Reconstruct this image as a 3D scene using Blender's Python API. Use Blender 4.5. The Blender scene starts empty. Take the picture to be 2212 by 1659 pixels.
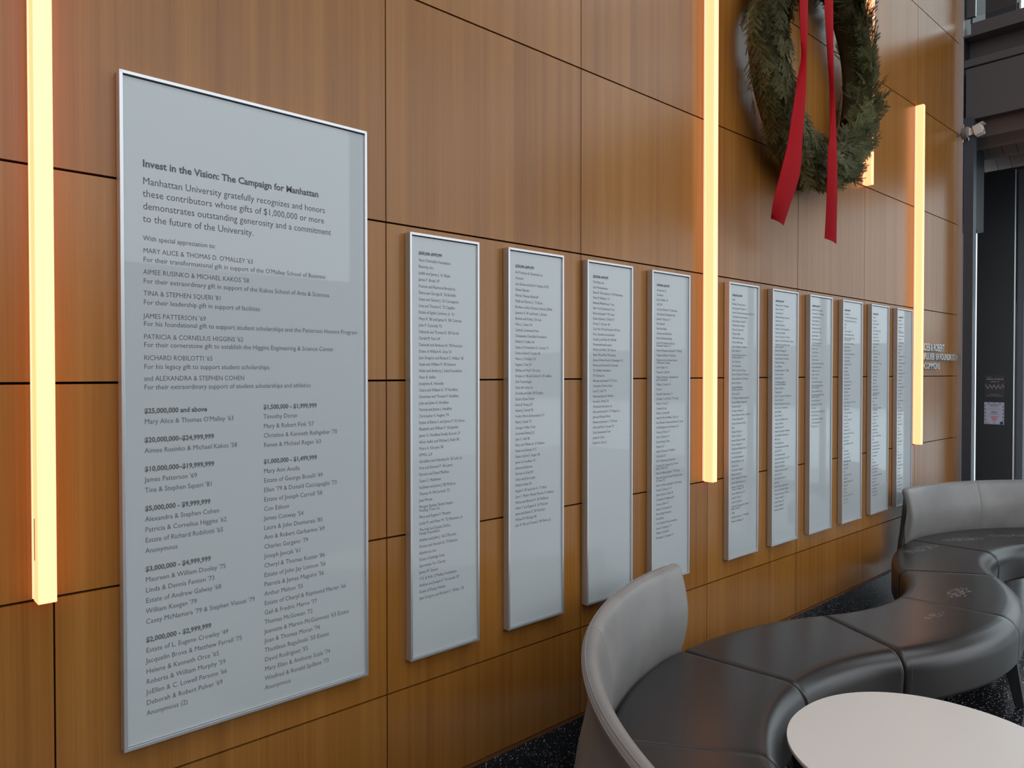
import bpy, bmesh, math, random
from mathutils import Vector, Matrix
C = bpy.context.scene.collection
PI = math.pi
R = math.radians
S = 0.96                       # one wood panel is 0.96 m wide
FL = -1.689                    # floor, in panel widths below the eye
def Zw(w): return (w - FL) * S

# ------------------------------------------------------------------ camera, world, light, exposure
sc = bpy.context.scene
cam_d = bpy.data.cameras.new('camera'); cam = bpy.data.objects.new('camera', cam_d); C.objects.link(cam)
cam.location = (-0.39701, -2.08923, 1.62144)
cam.rotation_euler = (PI/2 - 0.0144, 0.0002, -0.7444)
cam_d.lens = 1597/2212*36; cam_d.sensor_width = 36; cam_d.clip_start = 0.05; cam_d.clip_end = 400
sc.camera = cam
sc.view_settings.view_transform = 'Standard'; sc.view_settings.look = 'None'
sc.view_settings.gamma = 1; sc.view_settings.use_curve_mapping = False
sc.view_settings.exposure = 0.0
sc.cycles.use_denoising = True
sc.cycles.max_bounces = 8; sc.cycles.diffuse_bounces = 4; sc.cycles.glossy_bounces = 4
sc.cycles.sample_clamp_indirect = 6
w = bpy.data.worlds.new('sky'); sc.world = w; w.use_nodes = True
nt = w.node_tree; nt.nodes.clear()
out = nt.nodes.new('ShaderNodeOutputWorld'); bg = nt.nodes.new('ShaderNodeBackground')
tc = nt.nodes.new('ShaderNodeTexCoord'); sp = nt.nodes.new('ShaderNodeSeparateXYZ'); cr = nt.nodes.new('ShaderNodeValToRGB')
nt.links.new(tc.outputs['Generated'], sp.inputs[0]); nt.links.new(sp.outputs['Z'], cr.inputs[0])
cr.color_ramp.elements[0].position = 0.0; cr.color_ramp.elements[0].color = (0.66, 0.70, 0.76, 1)
cr.color_ramp.elements[1].position = 0.5; cr.color_ramp.elements[1].color = (0.90, 0.95, 1.0, 1)
nt.links.new(cr.outputs[0], bg.inputs[0]); bg.inputs[1].default_value = 2.6
nt.links.new(bg.outputs[0], out.inputs[0])

# ------------------------------------------------------------------ materials
def mat(name, col=(.5,.5,.5), rough=.5, metal=0, spec=.5, coat=0, coat_rough=.05, emit=None, strength=1, sheen=0):
    m = bpy.data.materials.new(name); m.use_nodes = True
    b = m.node_tree.nodes['Principled BSDF']
    b.inputs['Base Color'].default_value = (*col, 1); b.inputs['Roughness'].default_value = rough
    b.inputs['Metallic'].default_value = metal; b.inputs['Specular IOR Level'].default_value = spec
    b.inputs['Coat Weight'].default_value = coat; b.inputs['Coat Roughness'].default_value = coat_rough
    b.inputs['Sheen Weight'].default_value = sheen
    if emit: b.inputs['Emission Color'].default_value = (*emit, 1); b.inputs['Emission Strength'].default_value = strength
    return m
def N(m, t, **kw):
    n = m.node_tree.nodes.new(t)
    for k, v in kw.items(): setattr(n, k, v)
    return n
def L(m, a, b): m.node_tree.links.new(a, b)
def bsdf(m): return m.node_tree.nodes['Principled BSDF']
def math_node(m, op, a, b=None, c=None):
    n = N(m, 'ShaderNodeMath', operation=op)
    for i, v in enumerate((a, b, c)):
        if v is None: continue
        if hasattr(v, 'links'): L(m, v, n.inputs[i])
        else: n.inputs[i].default_value = v
    return n.outputs[0]
def ramp(m, fac, stops):
    r = N(m, 'ShaderNodeValToRGB'); e = r.color_ramp.elements
    while len(e) < len(stops): e.new(0.5)
    for el, (p, c) in zip(e, stops): el.position = p; el.color = (*c, 1)
    L(m, fac, r.inputs[0]); return r.outputs[0]
def noise(m, vec, scale, detail=3, rough=.5):
    n = N(m, 'ShaderNodeTexNoise'); n.inputs['Scale'].default_value = scale
    n.inputs['Detail'].default_value = detail; n.inputs['Roughness'].default_value = rough
    L(m, vec, n.inputs['Vector']); return n.outputs['Fac']
def mapped(m, scale, loc=(0,0,0)):
    t = N(m, 'ShaderNodeTexCoord'); mp = N(m, 'ShaderNodeMapping')
    mp.inputs['Scale'].default_value = scale; mp.inputs['Location'].default_value = loc
    L(m, t.outputs['Object'], mp.inputs['Vector']); return mp.outputs[0]
def bump(m, h, strength, dist=.001):
    b = N(m, 'ShaderNodeBump'); b.inputs['Strength'].default_value = strength; b.inputs['Distance'].default_value = dist
    L(m, h, b.inputs['Height']); L(m, b.outputs[0], bsdf(m).inputs['Normal'])

def wood_mat():
    m = mat('cherry veneer', rough=.27, spec=.42)
    at = N(m, 'ShaderNodeAttribute', attribute_name='tone')
    fine = noise(m, mapped(m, (170, 1, 1.6)), 1, 4, .6)
    mid = noise(m, mapped(m, (26, 1, .22)), 1, 3, .55)
    t = N(m, 'ShaderNodeTexCoord'); s = N(m, 'ShaderNodeSeparateXYZ'); L(m, t.outputs['Object'], s.inputs[0])
    fl = math_node(m, 'FLOOR', math_node(m, 'ADD', math_node(m, 'MULTIPLY', s.outputs['X'], 8.3), math_node(m, 'MULTIPLY', at.outputs['Fac'], 37)))
    wn = N(m, 'ShaderNodeTexWhiteNoise', noise_dimensions='1D'); L(m, fl, wn.inputs['W'])
    v = math_node(m, 'ADD', math_node(m, 'MULTIPLY', fine, .38), math_node(m, 'MULTIPLY', mid, .62))
    v = math_node(m, 'ADD', v, math_node(m, 'MULTIPLY', math_node(m, 'SUBTRACT', wn.outputs['Value'], .5), .11))
    v = math_node(m, 'ADD', v, math_node(m, 'MULTIPLY', math_node(m, 'SUBTRACT', at.outputs['Fac'], .5), .12))
    col = ramp(m, v, [(.18, (.190, .066, .010)), (.5, (.295, .118, .021)), (.82, (.385, .170, .038))])
    L(m, col, bsdf(m).inputs['Base Color'])
    bump(m, fine, .05, .0006)
    return m
def terrazzo(name, base=(.012,.012,.014), rough=.16):
    m = mat(name, base, rough, spec=.5)
    v = N(m, 'ShaderNodeTexVoronoi', feature='F1'); v.inputs['Scale'].default_value = 150; L(m, mapped(m, (1,1,1)), v.inputs['Vector'])
    wn = N(m, 'ShaderNodeSeparateColor'); L(m, v.outputs['Color'], wn.inputs[0])
    size = math_node(m, 'MULTIPLY', wn.outputs[0], .46)
    d = math_node(m, 'LESS_THAN', v.outputs['Distance'], size)
    keep = math_node(m, 'GREATER_THAN', wn.outputs[1], .25)
    lum = math_node(m, 'POWER', wn.outputs[2], 2.2)
    f = math_node(m, 'MULTIPLY', math_node(m, 'MULTIPLY', d, keep), lum)
    col = ramp(m, f, [(0, base), (.12, (.12,.12,.13)), (.6, (.55,.55,.55)), (1, (.8,.8,.8))])
    L(m, col, bsdf(m).inputs['Base Color']); return m
def leather(name, col, rough=.36, scuffs=()):
    m = mat(name, col, rough, spec=.5)
    n = noise(m, mapped(m, (1,1,1)), 420, 3)
    big = noise(m, mapped(m, (1,1,1)), 5, 3)
    c = N(m, 'ShaderNodeMixRGB', blend_type='MULTIPLY'); c.inputs[0].default_value = 1; c.inputs[1].default_value = (*col,1)
    L(m, ramp(m, big, [(.3, (.86,.86,.86)), (.7, (1.1,1.08,1.06))]), c.inputs[2])
    colour = c.outputs[0]
    if scuffs:
        g = N(m, 'ShaderNodeNewGeometry'); tot = None
        cracks = N(m, 'ShaderNodeTexVoronoi', feature='DISTANCE_TO_EDGE'); cracks.inputs['Scale'].default_value = 26
        mp = N(m, 'ShaderNodeMapping'); mp.inputs['Scale'].default_value = (.55, 2.4, 1); mp.inputs['Rotation'].default_value = (0,0,R(24))
        L(m, g.outputs['Position'], mp.inputs[0]); L(m, mp.outputs[0], cracks.inputs['Vector'])
        patch = math_node(m, 'GREATER_THAN', cracks.outputs['Distance'], .14)
        brk = noise(m, g.outputs['Position'], 11, 3, .7)
        for (x, y, rx, ry, ang) in scuffs:
            mm = N(m, 'ShaderNodeMapping', vector_type='TEXTURE'); mm.inputs['Location'].default_value = (x, y, 0)
            mm.inputs['Rotation'].default_value = (0,0,ang); mm.inputs['Scale'].default_value = (rx, ry, 4)
            L(m, g.outputs['Position'], mm.inputs[0])
            ln = N(m, 'ShaderNodeVectorMath', operation='LENGTH'); L(m, mm.outputs[0], ln.inputs[0])
            k = math_node(m, 'LESS_THAN', math_node(m, 'ADD', ln.outputs['Value'], math_node(m, 'MULTIPLY', brk, .9)), 1.35)
            tot = k if tot is None else math_node(m, 'MAXIMUM', tot, k)
        f = math_node(m, 'MULTIPLY', math_node(m, 'MULTIPLY', tot, patch), .55)
        mx = N(m, 'ShaderNodeMixRGB'); L(m, f, mx.inputs[0]); L(m, colour, mx.inputs[1]); mx.inputs[2].default_value = (.24,.235,.23,1)
        colour = mx.outputs[0]
    L(m, colour, bsdf(m).inputs['Base Color'])
    bump(m, n, .12, .0006); return m

M = {}
M['wood'] = wood_mat()
M['gap'] = mat('dark joint', (.012,.004,.002), .9, spec=.1)
M['wood_trim'] = mat('dark cherry strip', (.16,.055,.015), .5)
M['terrazzo'] = terrazzo('black terrazzo floor')
M['base'] = terrazzo('black terrazzo base', rough=.3)
M['alu'] = mat('satin aluminium', (.62,.63,.64), .38, metal=.75)
M['board'] = mat('back painted white glass', (.45,.485,.49), .35, spec=.3, coat=.75, coat_rough=.02)
M['ink'] = mat('grey lettering', (.115,.12,.12), .6, spec=.2)
M['glow'] = mat('warm diffuser', (.8,.6,.4), .5, emit=(1.0, .37, .145), strength=1.75)
M['glow_edge'] = mat('warm mounting strip', (.85,.7,.6), .4, emit=(1.0, .42, .24), strength=1.1)
M['slot'] = mat('diffuser slot', (.5,.3,.2), .5)
M['seat'] = leather('dark brown leather', (.024,.020,.0185), .30,
    scuffs=[(5.45,-.42,.20,.055,R(-28)), (4.95,-.33,.24,.05,R(-10)), (4.02,-.82,.13,.055,R(0)), (3.52,-.86,.10,.022,R(-12)), (5.85,-.62,.2,.04,R(-40))])
M['back'] = leather('grey leather', (.235,.226,.218), .38)
M['thread'] = mat('pale thread', (.30,.28,.26), .8)
M['thread_dark'] = mat('dark thread', (.10,.10,.095), .7)
M['leg'] = mat('black powder coat', (.022,.022,.024), .45)
M['table'] = mat('off white laminate', (.70,.655,.61), .42)
M['table_edge'] = mat('pale edge band', (.50,.48,.44), .5)
M['black'] = mat('matt black paint', (.016,.016,.017), .5)
M['steel'] = mat('charcoal painted steel', (.082,.088,.098), .45)
M['steel_blue'] = mat('blue grey painted steel', (.050,.064,.084), .42)
M['jamb'] = mat('bronze aluminium', (.16,.135,.125), .4, metal=.3)
M['tile'] = mat('taupe ceiling tile', (.27,.235,.215), .55)
M['tile_dark'] = mat('brown soffit', (.085,.068,.062), .6)
M['silver'] = mat('silver trim', (.55,.56,.57), .35, metal=.8)
M['letter'] = mat('brushed letter', (.66,.66,.64), .34, metal=.7)
M['white'] = mat('white paint', (.74,.74,.73), .7)
M['plaster'] = mat('pale plaster', (.62,.62,.61), .8)
M['plaster_dark'] = mat('warm grey plaster', (.30,.28,.26), .8)
M['grey_plastic'] = mat('grey plastic', (.22,.22,.225), .5)
M['white_plastic'] = mat('white plastic', (.68,.65,.60), .45)
M['paper'] = mat('flyer paper', (.60,.56,.66), .8)
M['paper_pink'] = mat('flyer pink', (.62,.33,.40), .8)
M['paper_blue'] = mat('flyer navy', (.03,.04,.12), .8)
M['poster'] = mat('poster black', (.012,.004,.006), .4)
M['poster_ink'] = mat('poster white', (.62,.58,.56), .7)
M['poster_red'] = mat('poster red', (.22,.01,.03), .6)
M['snow'] = mat('snowy ground', (.72,.75,.78), .9)
M['facade'] = mat('grey facade', (.24,.25,.26), .9)
M['fir'] = mat('fir needles', (.060,.070,.022), .55, spec=.35)
M['fir_pale'] = mat('fir needle underside', (.150,.160,.075), .6, spec=.3)
M['twig'] = mat('fir twig', (.070,.045,.020), .8)
M['velvet'] = mat('red velvet', (.33,.002,.006), .8, spec=.12)
gl = bpy.data.materials.new('clear glass'); gl.use_nodes = True; g_ = gl.node_tree; g_.nodes.clear()
o_ = g_.nodes.new('ShaderNodeOutputMaterial'); mx_ = g_.nodes.new('ShaderNodeMixShader'); fr_ = g_.nodes.new('ShaderNodeFresnel')
tr_ = g_.nodes.new('ShaderNodeBsdfTransparent'); gs_ = g_.nodes.new('ShaderNodeBsdfGlossy'); gs_.inputs['Roughness'].default_value = .02
tr_.inputs[0].default_value = (.86,.90,.90,1); fr_.inputs[0].default_value = 1.45
g_.links.new(fr_.outputs[0], mx_.inputs[0]); g_.links.new(tr_.outputs[0], mx_.inputs[1]); g_.links.new(gs_.outputs[0], mx_.inputs[2]); g_.links.new(mx_.outputs[0], o_.inputs[0])
M['glass'] = gl
# needles: mix of dark upper and pale under side by sprig
def fir_mat():
    m = mat('fir foliage', rough=.55, spec=.35)
    at = N(m, 'ShaderNodeAttribute', attribute_name='tone')
    L(m, ramp(m, at.outputs['Fac'], [(0, (.030,.034,.008)), (.5, (.075,.078,.018)), (.85, (.165,.165,.055)), (1, (.16,.11,.04))]), bsdf(m).inputs['Base Color'])
    return m
M['fir'] = fir_mat()

# ------------------------------------------------------------------ mesh helpers
class MB:
    def __init__(s): s.v = []; s.f = []; s.m = []
    def add(s, vs, fs, mi=0):
        o = len(s.v); s.v += [tuple(v) for v in vs]; s.f += [tuple(i+o for i in f) for f in fs]; s.m += [mi]*len(fs)
    def box(s, x0, x1, y0, y1, z0, z1, mi=0):
        s.add([(x0,y0,z0),(x1,y0,z0),(x1,y1,z0),(x0,y1,z0),(x0,y0,z1),(x1,y0,z1),(x1,y1,z1),(x0,y1,z1)],
              [(0,3,2,1),(4,5,6,7),(0,1,5,4),(1,2,6,5),(2,3,7,6),(3,0,4,7)], mi)
    def loft(s, rings, closed=True, cap=True, mi=0):
        n = len(rings[0]); vs = [p for r in rings for p in r]; fs = []
        for i in range(len(rings)-1):
            for j in range(n if closed else n-1):
                k = (j+1) % n; fs.append((i*n+j, i*n+k, (i+1)*n+k, (i+1)*n+j))
        if cap:
            fs.append(tuple(range(n-1,-1,-1))); fs.append(tuple(range((len(rings)-1)*n, len(rings)*n)))
        s.add(vs, fs, mi)
    def tube(s, pts, r, n=8, mi=0):
        rings = []
        for i, p in enumerate(pts):
            p = Vector(p); a = Vector(pts[max(i-1,0)]); b = Vector(pts[min(i+1,len(pts)-1)])
            t = (b-a).normalized(); u = t.orthogonal().normalized(); 
            ref = Vector((0,0,1)) if abs(t.z) < .9 else Vector((1,0,0))
            u = t.cross(ref).normalized(); q = t.cross(u)
            rr = r[i] if isinstance(r, (list,tuple)) else r
            rings.append([tuple(p + u*rr*math.cos(2*PI*k/n) + q*rr*math.sin(2*PI*k/n)) for k in range(n)])
        s.loft(rings, mi=mi)
    def build(s, name, mats, parent=None, loc=None, smooth=None, bevel=0, fix=True):
        me = bpy.data.meshes.new(name); me.from_pydata(s.v, [], s.f)
        for m in (mats if isinstance(mats, (list,tuple)) else [mats]): me.materials.append(m)
        if any(s.m): me.polygons.foreach_set('material_index', s.m)
        if fix or bevel:
            bm = bmesh.new(); bm.from_mesh(me)
            if fix: bmesh.ops.recalc_face_normals(bm, faces=bm.faces)
            if bevel:
                es = [e for e in bm.edges if len(e.link_faces) == 2 and e.calc_face_angle(0) > R(30)]
                bmesh.ops.bevel(bm, geom=es, offset=bevel, segments=2, profile=.6, affect='EDGES')
            bm.to_mesh(me); bm.free()
        if smooth:
            me.set_sharp_from_angle(angle=R(smooth)); me.polygons.foreach_set('use_smooth', [True]*len(me.polygons))
        me.update()
        return link(name, me, parent, loc)
def link(name, me, parent=None, loc=None):
    o = bpy.data.objects.new(name, me); C.objects.link(o)
    if parent: o.parent = parent
    if loc: o.location = loc
    return o
def tag(o, label, cat, group=None):
    o['label'] = label; o['category'] = cat
    if group: o['group'] = group
    return o
def thing(name, label, cat, loc=(0,0,0), group=None):
    o = bpy.data.objects.new(name, None); o.empty_display_size = .05; C.objects.link(o); o.location = loc
    return tag(o, label, cat, group)
def struct(o): o['kind'] = 'structure'; return o
def bx(name, m, *b, parent=None, bevel=0, st=True):
    q = MB(); q.box(*b); o = q.build(name, m, parent, bevel=bevel)
    if st and parent is None: struct(o)
    return o

# ------------------------------------------------------------------ room shell
XE = 7.005*S                                   # end of the wood wall
rows = [-1.5, -1.1195, -.5713, -.0245, .5216, 1.3259, 2.1313, 2.9336, 3.738, 4.543, 5.347, 6.152]
cols = list(range(-5, 7)) + [7.005]
q = MB(); tones = []; rnd = random.Random(5)
g = .0022; hg = .0032
for i in range(len(cols)-1):
    for j in range(len(rows)-1):
        x0, x1 = cols[i]*S + (g if i else 0), cols[i+1]*S - (g if i < len(cols)-2 else 0)
        z0, z1 = Zw(rows[j]) + hg, Zw(rows[j+1]) - hg
        n0 = len(q.f); q.box(x0, x1, 0, .02, z0, z1)
        tones += [rnd.random()]*(len(q.f)-n0)
wall = q.build('wall_back', [M['wood'], M['gap']], fix=False)
at = wall.data.attributes.new('tone', 'FLOAT', 'FACE'); at.data.foreach_set('value', tones)
struct(wall)
bk = bx('wall_back_core', M['gap'], cols[0]*S, XE, .021, .15, 0, Zw(rows[-1]), parent=wall)
bx('trim_1', M['wood_trim'], cols[0]*S, XE, .001, .02, Zw(-1.5155), Zw(-1.501))
bx('baseboard_back', M['base'], cols[0]*S, XE, -.003, .02, 0.0, Zw(-1.516))
bx('floor', M['terrazzo'], -6, 12, -9.5, 1.5, -.2, 0)
q = MB()                                       # ceiling with a long rooflight
q.box(-6, 10, -9.5, -6.6, Zw(rows[-1]), Zw(rows[-1])+.2); q.box(-6, 10, -2.2, 1.3, Zw(rows[-1]), Zw(rows[-1])+.2)
for x in (-6, -2.2, 1.6, 5.4, 9.2): q.box(x, x+.8, -6.6, -2.2, Zw(rows[-1]), Zw(rows[-1])+.2)
struct(q.build('ceiling', M['white']))
bx('wall_left', M['plaster'], -6, -5.0, -9.5, .15, 0, Zw(rows[-1]))
# glazed front of the hall, behind the camera
bx('wall_front', M['plaster_dark'], -6, 6.4, -9.5, -9.3, 0, 3.1)
q = MB()
for x in (-5, 6.4): q.box(x-.06, x+.06, -9.5, -9.3, 0, Zw(rows[-1]))
q.box(-5, 6.4, -9.48, -9.32, 3.1, 3.2); struct(q.build('window_1', M['steel']))
# outdoors
bx('ground', M['snow'], -60, 90, -90, 60, -.6, -.25)
q = MB(); q.box(40, 52, -40, 3, -.25, 3.2); q.box(-30, 8, -62, -50, -.25, 6); struct(q.build('wall_outdoor', M['facade']))

# ------------------------------------------------------------------ far end: steel, soffit, entry
bx('trim_2', M['silver'], XE, XE+.012, -.036, .02, 0, Zw(rows[-1]))
bx('trim_3', M['steel_blue'], XE+.02, XE+.10, -.112, -.038, 0, 3.80)
bx('trim_4', M['black'], XE+.02, XE+.6, -.036, .10, 2.9, Zw(rows[-1]))
q = MB()                                        # spandrel beam: plate, lip, recessed web, top flange, kerb
YR = -5.5
q.box(XE+.03, XE+.10, YR, -.045, 3.778, 4.214)
q.box(XE+.02, XE+.12, YR, -.035, 4.224, 4.287)
q.box(XE+.16, XE+.20, YR, -.03, 4.28, 4.49)
q.box(XE+.00, XE+.20, YR, -.028, 4.470, 4.490)
q.box(XE+.05, XE+.16, YR, -.075, 4.49, 4.600)
struct(q.build('trim_5', M['steel'], bevel=.003))
bx('ceiling_entry', M['tile_dark'], XE+.1, 9.9, YR, 1.2, 3.95, 4.2)
# cascading curved soffit tiles: each tier a row of curved tiles
ed = [(XE+.105, 3.70), (6.84, 3.633), (7.10, 3.596), (7.36, 3.562), (7.62, 3.513)]
for k in range(4):
    (xa, za), (xb, zb) = ed[k], ed[k+1]
    if k == 0: xa, za, = XE+.11, 3.79
    q = MB(); ntile = 1 if k < 2 else 60; y0, y1 = YR, 1.15
    for t in range(ntile):
        ya = y0 + (y1-y0)*t/ntile; yb = y0 + (y1-y0)*(t+1)/ntile - (.006 if ntile > 1 else 0)
        prof = []
        zt = za + (.10 if k else .0)
        for a in range(9):
            u = a/8; ang = u*PI/2
            prof.append((xb - (xb-xa)*.9*(1-math.sin(ang)) , zb + (zt-zb)*(1-u) - .010*math.sin(u*PI)))
        prof = prof + [(x+.012, z+.012) for x, z in reversed(prof)]
        q.loft([[(x, ya, z) for x, z in prof], [(x, yb, z) for x, z in prof]])
    struct(q.build('trim_%d' % (6+k), M['tile_dark'] if k == 0 else M['tile'], smooth=40))
bx('wall_entry', M['black'], 9.58, 9.76, .253, .628, 0, 7.4)
bx('wall_entry_side', M['black'], XE+.1, 9.95, 1.2, 1.35, 0, 7.4)
bx('wall_entry_header', M['black'], 9.70, 9.86, .60, 1.2, 3.66, 4.2)
bx('wall_entry_dark_reflection', M['black'], 9.70, 9.86, -.9, .25, 2.45, 4.2)  # solid black panel stands in for dark reflections in the glazing
bx('trim_10', M['silver'], 9.57, 9.60, .238, .250, 0, 3.95)
bx('trim_11', M['steel'], 9.62, 9.76, .166, .236, 0, 3.95)
q = MB(); q.box(7.2, 7.26, .004, .028, 0, 3.14); q.box(7.21, 7.27, .030, .062, 0, 3.14); q.box(7.2, 7.28, .064, .10, 0, 3.14)
d1 = q.build('door_1', M['jamb'], bevel=.002); struct(d1)
q = MB(); q.box(7.19, 7.29, -.035, .16, 3.19, 3.62); q.tube([(7.2,.0,3.16),(7.2,.06,3.16)], .03, 12); q.build('door_closer', M['black'], d1)
# glazing of the end wall: lower doors and upper windows
q = MB()
for y in (-1.5, -2.6, -3.7, -4.8): q.box(9.72, 9.80, y-.03, y+.03, 0, 7.4)
q.box(9.72, 9.80, YR, .25, 4.2, 4.3); q.box(9.72, 9.80, YR, 1.2, 7.3, 7.4); q.box(9.72, 9.80, YR, .25, 0, .08)
struct(q.build('window_2', M['steel']))
q = MB(); q.box(9.755, 9.765, YR, 1.2, .08, 7.3); struct(q.build('window_3', M['glass']))
# upper landing guard behind the kerb
gd = thing('guard_rail', 'glass guard panel with dark end post above the grey steel beam, top right', 'railing', (6.80, -.1, 4.60))
bx('end_post', M['steel'], -.02, .012, -.004, .062, .055, .95, parent=gd, bevel=.002)
bx('standoff', M['black'], -.01, .01, .018, .032, 0, .06, parent=gd)
bx('standoff', M['black'], -.01, .01, -.318, -.304, 0, .06, parent=gd)
bx('glass_pane', M['glass'], -.006, .006, -1.5, -.006, .060, .95, parent=gd)

# ------------------------------------------------------------------ light bars
def light_bar(u, z0, z1, label):
    t = thing('wall_light', label, 'wall light', (u*S, 0, z0), 'vertical light bars on the wood wall')
    h = z1 - z0; xa, xb = -.0455*S, -.0045*S
    bx('mounting_strip', M['glow_edge'], xa-.002, xb+.002, -.008, -.0005, .004, h-.004, parent=t)
    q = MB(); q.box(xa, xb, -.0585, -.008, 0, h); d = q.build('diffuser', M['glow'], t, bevel=.002)
    if u == 0: bx('slot', M['slot'], xa-.0008, xa+.001, -.030, -.023, .10, .20, parent=d)
    return t
zt = Zw(rows[-1])
light_bar(0, Zw(-.5687), zt, 'glowing warm light bar left of the large name board')
light_bar(3, Zw(-.5687), zt, 'glowing warm light bar between the fourth and fifth narrow boards, left of the wreath')
light_bar(5, Zw(1.3259), zt, 'glowing warm light bar ending high up, partly behind the wreath')
light_bar(6, Zw(-.5687), Zw(2.128), 'glowing warm light bar beside the raised lettering, with both ends in view')

# ------------------------------------------------------------------ donor boards
fcur = {}
def text_items(items, name, parent, m, y):
    """items: (text, x, z, style).  Printed lettering as one flat mesh, at depth y."""
    objs = []
    for (txt, x, z, st) in items:
        size, bold, sx = st
        c = bpy.data.curves.new('t', 'FONT'); c.body = txt; c.size = size; c.resolution_u = 2; c.offset = bold
        c.space_character = 1.0
        o = bpy.data.objects.new('t', c); C.objects.link(o); objs.append((o, x, z, sx))
    bpy.context.view_layer.update(); dg = bpy.context.evaluated_depsgraph_get()
    V, F = [], []
    for o, x, z, sx in objs:
        me = o.evaluated_get(dg).to_mesh(); n = len(V)
        V += [(x + v.co.x*sx, y, z + v.co.y) for v in me.vertices]; F += [tuple(i+n for i in p.vertices) for p in me.polygons]
        o.evaluated_get(dg).to_mesh_clear()
    for o, *_ in objs:
        c = o.data; bpy.data.objects.remove(o); bpy.data.curves.remove(c)
    me = bpy.data.meshes.new(name); me.from_pydata(V, [], F); me.materials.append(m); me.update()
    return link(name, me, parent)
def style(size, bold, ref, width):
    c = bpy.data.curves.new('t', 'FONT'); c.body = ref; c.size = size; c.offset = bold
    o = bpy.data.objects.new('t', c); C.objects.link(o); bpy.context.view_layer.update()
    nat = o.dimensions.x; bpy.data.objects.remove(o); bpy.data.curves.remove(c)
    return (size, bold, width/nat)
DEP = .034*S
def frame_mesh(w_, h, fw=.0085):
    q = MB(); o = [(0,0),(w_,0),(w_,h),(0,h)]; i = [(fw,fw),(w_-fw,fw),(w_-fw,h-fw),(fw,h-fw)]
    yb, yf, yr = -.002, -DEP, -DEP+.007
    for k in range(4):
        a, b, c_, d = o[k], o[(k+1)%4], i[(k+1)%4], i[k]
        e = .00025
        q.add([(a[0],yb,a[1]),(b[0],yb,b[1]),(c_[0],yb,c_[1]),(d[0],yb,d[1]),(a[0],yf,a[1]),(b[0],yf,b[1]),(c_[0],yf,c_[1]),(d[0],yf,d[1])],
              [(0,3,2,1),(4,5,6,7),(0,1,5,4),(1,2,6,5),(2,3,7,6),(3,0,4,7)])
    return q
def board(x0, z0, w_, h, label, name='donor_board'):
    t = thing(name, label, 'name board', (x0, 0, z0), 'framed name boards on the wood wall')
    frame_mesh(w_, h).build('frame', M['alu'], t, bevel=.0007)
    bx('glass_panel', M['board'], .0075, w_-.0075, -DEP+.0065, -.004, .0095, h-.0115, parent=t)
    return t
YT = -DEP + .0062
# the large board
bx0, bz0 = .1528*S, Zw(-1.0145)
big = board(bx0, bz0, .7525*S, (.8035+1.0145)*S, 'largest framed board, two columns of names under a bold heading', 'donor_board')
T = style(.0262, .00075, 'Invest in the Vision: The Campaign for Manhattan', .4981)
LD = style(.0267, 0, 'Manhattan University gratefully recognizes and honors', .519)
CP = style(.0185, 0, "MARY ALICE & THOMAS D. O'MALLEY '63", .2916)
FR = style(.0185, 0, 'For his foundational gift to support student scholarships and the Patterson Honors Program', .6303)
HD = style(.0185, .0006, '$25,000,000 and above', .1608)
NM = style(.0188, 0, "Mary Alice & Thomas O'Malley '63", .2332)
X1, X2 = .2018 - bx0, .5238 - bx0
def zz(z): return z - bz0
head = [('Invest in the Vision: The Campaign for Manhattan', X1, zz(2.1579), T)]
intro = [(t_, X1, zz(z), LD) for t_, z in (('Manhattan University gratefully recognizes and honors', 2.1125), ('these contributors whose gifts of $1,000,000 or more', 2.0804), ('demonstrates outstanding generosity and a commitment', 2.0477), ('to the future of the University.', 2.0151))]
thanks = [(t_, X1, zz(z), s_) for t_, z, s_ in (('With special appreciation to:', 1.9671, CP),
 ("MARY ALICE & THOMAS D. O'MALLEY '63", 1.9350, CP), ("For their transformational gift in support of the O'Malley School of Business", 1.9119, FR),
 ("AIMEE RUSINKO & MICHAEL KAKOS '58", 1.8797, CP), ("For their extraordinary gift in support of the Kakos School of Arts & Sciences", 1.8561, FR),
 ("TINA & STEPHEN SQUERI '81", 1.8243, CP), ("For their leadership gift in support of facilities", 1.8007, FR),
 ("JAMES PATTERSON '69", 1.7651, CP), ("For his foundational gift to support student scholarships and the Patterson Honors Program", 1.7450, FR),
 ("PATRICIA & CORNELIUS HIGGINS '62", 1.7113, CP), ("For their cornerstone gift to establish the Higgins Engineering & Science Center", 1.6902, FR),
 ("RICHARD ROBILOTTI '65", 1.6563, CP), ("For his legacy gift to support student scholarships", 1.6332, FR),
 ("and ALEXANDRA & STEPHEN COHEN", 1.6023, CP), ("For their extraordinary support of student scholarships and athletics", 1.5796, FR))]
def groups(x, z, gs):
    H_, N_ = [], []
    for gi, (h_, names) in enumerate(gs):
        H_.append((h_, x, zz(z), HD)); z -= .0278
        for n_ in names: N_.append((n_, x, zz(z), NM)); z -= .0275
        z -= .0206
    return H_, N_
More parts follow.
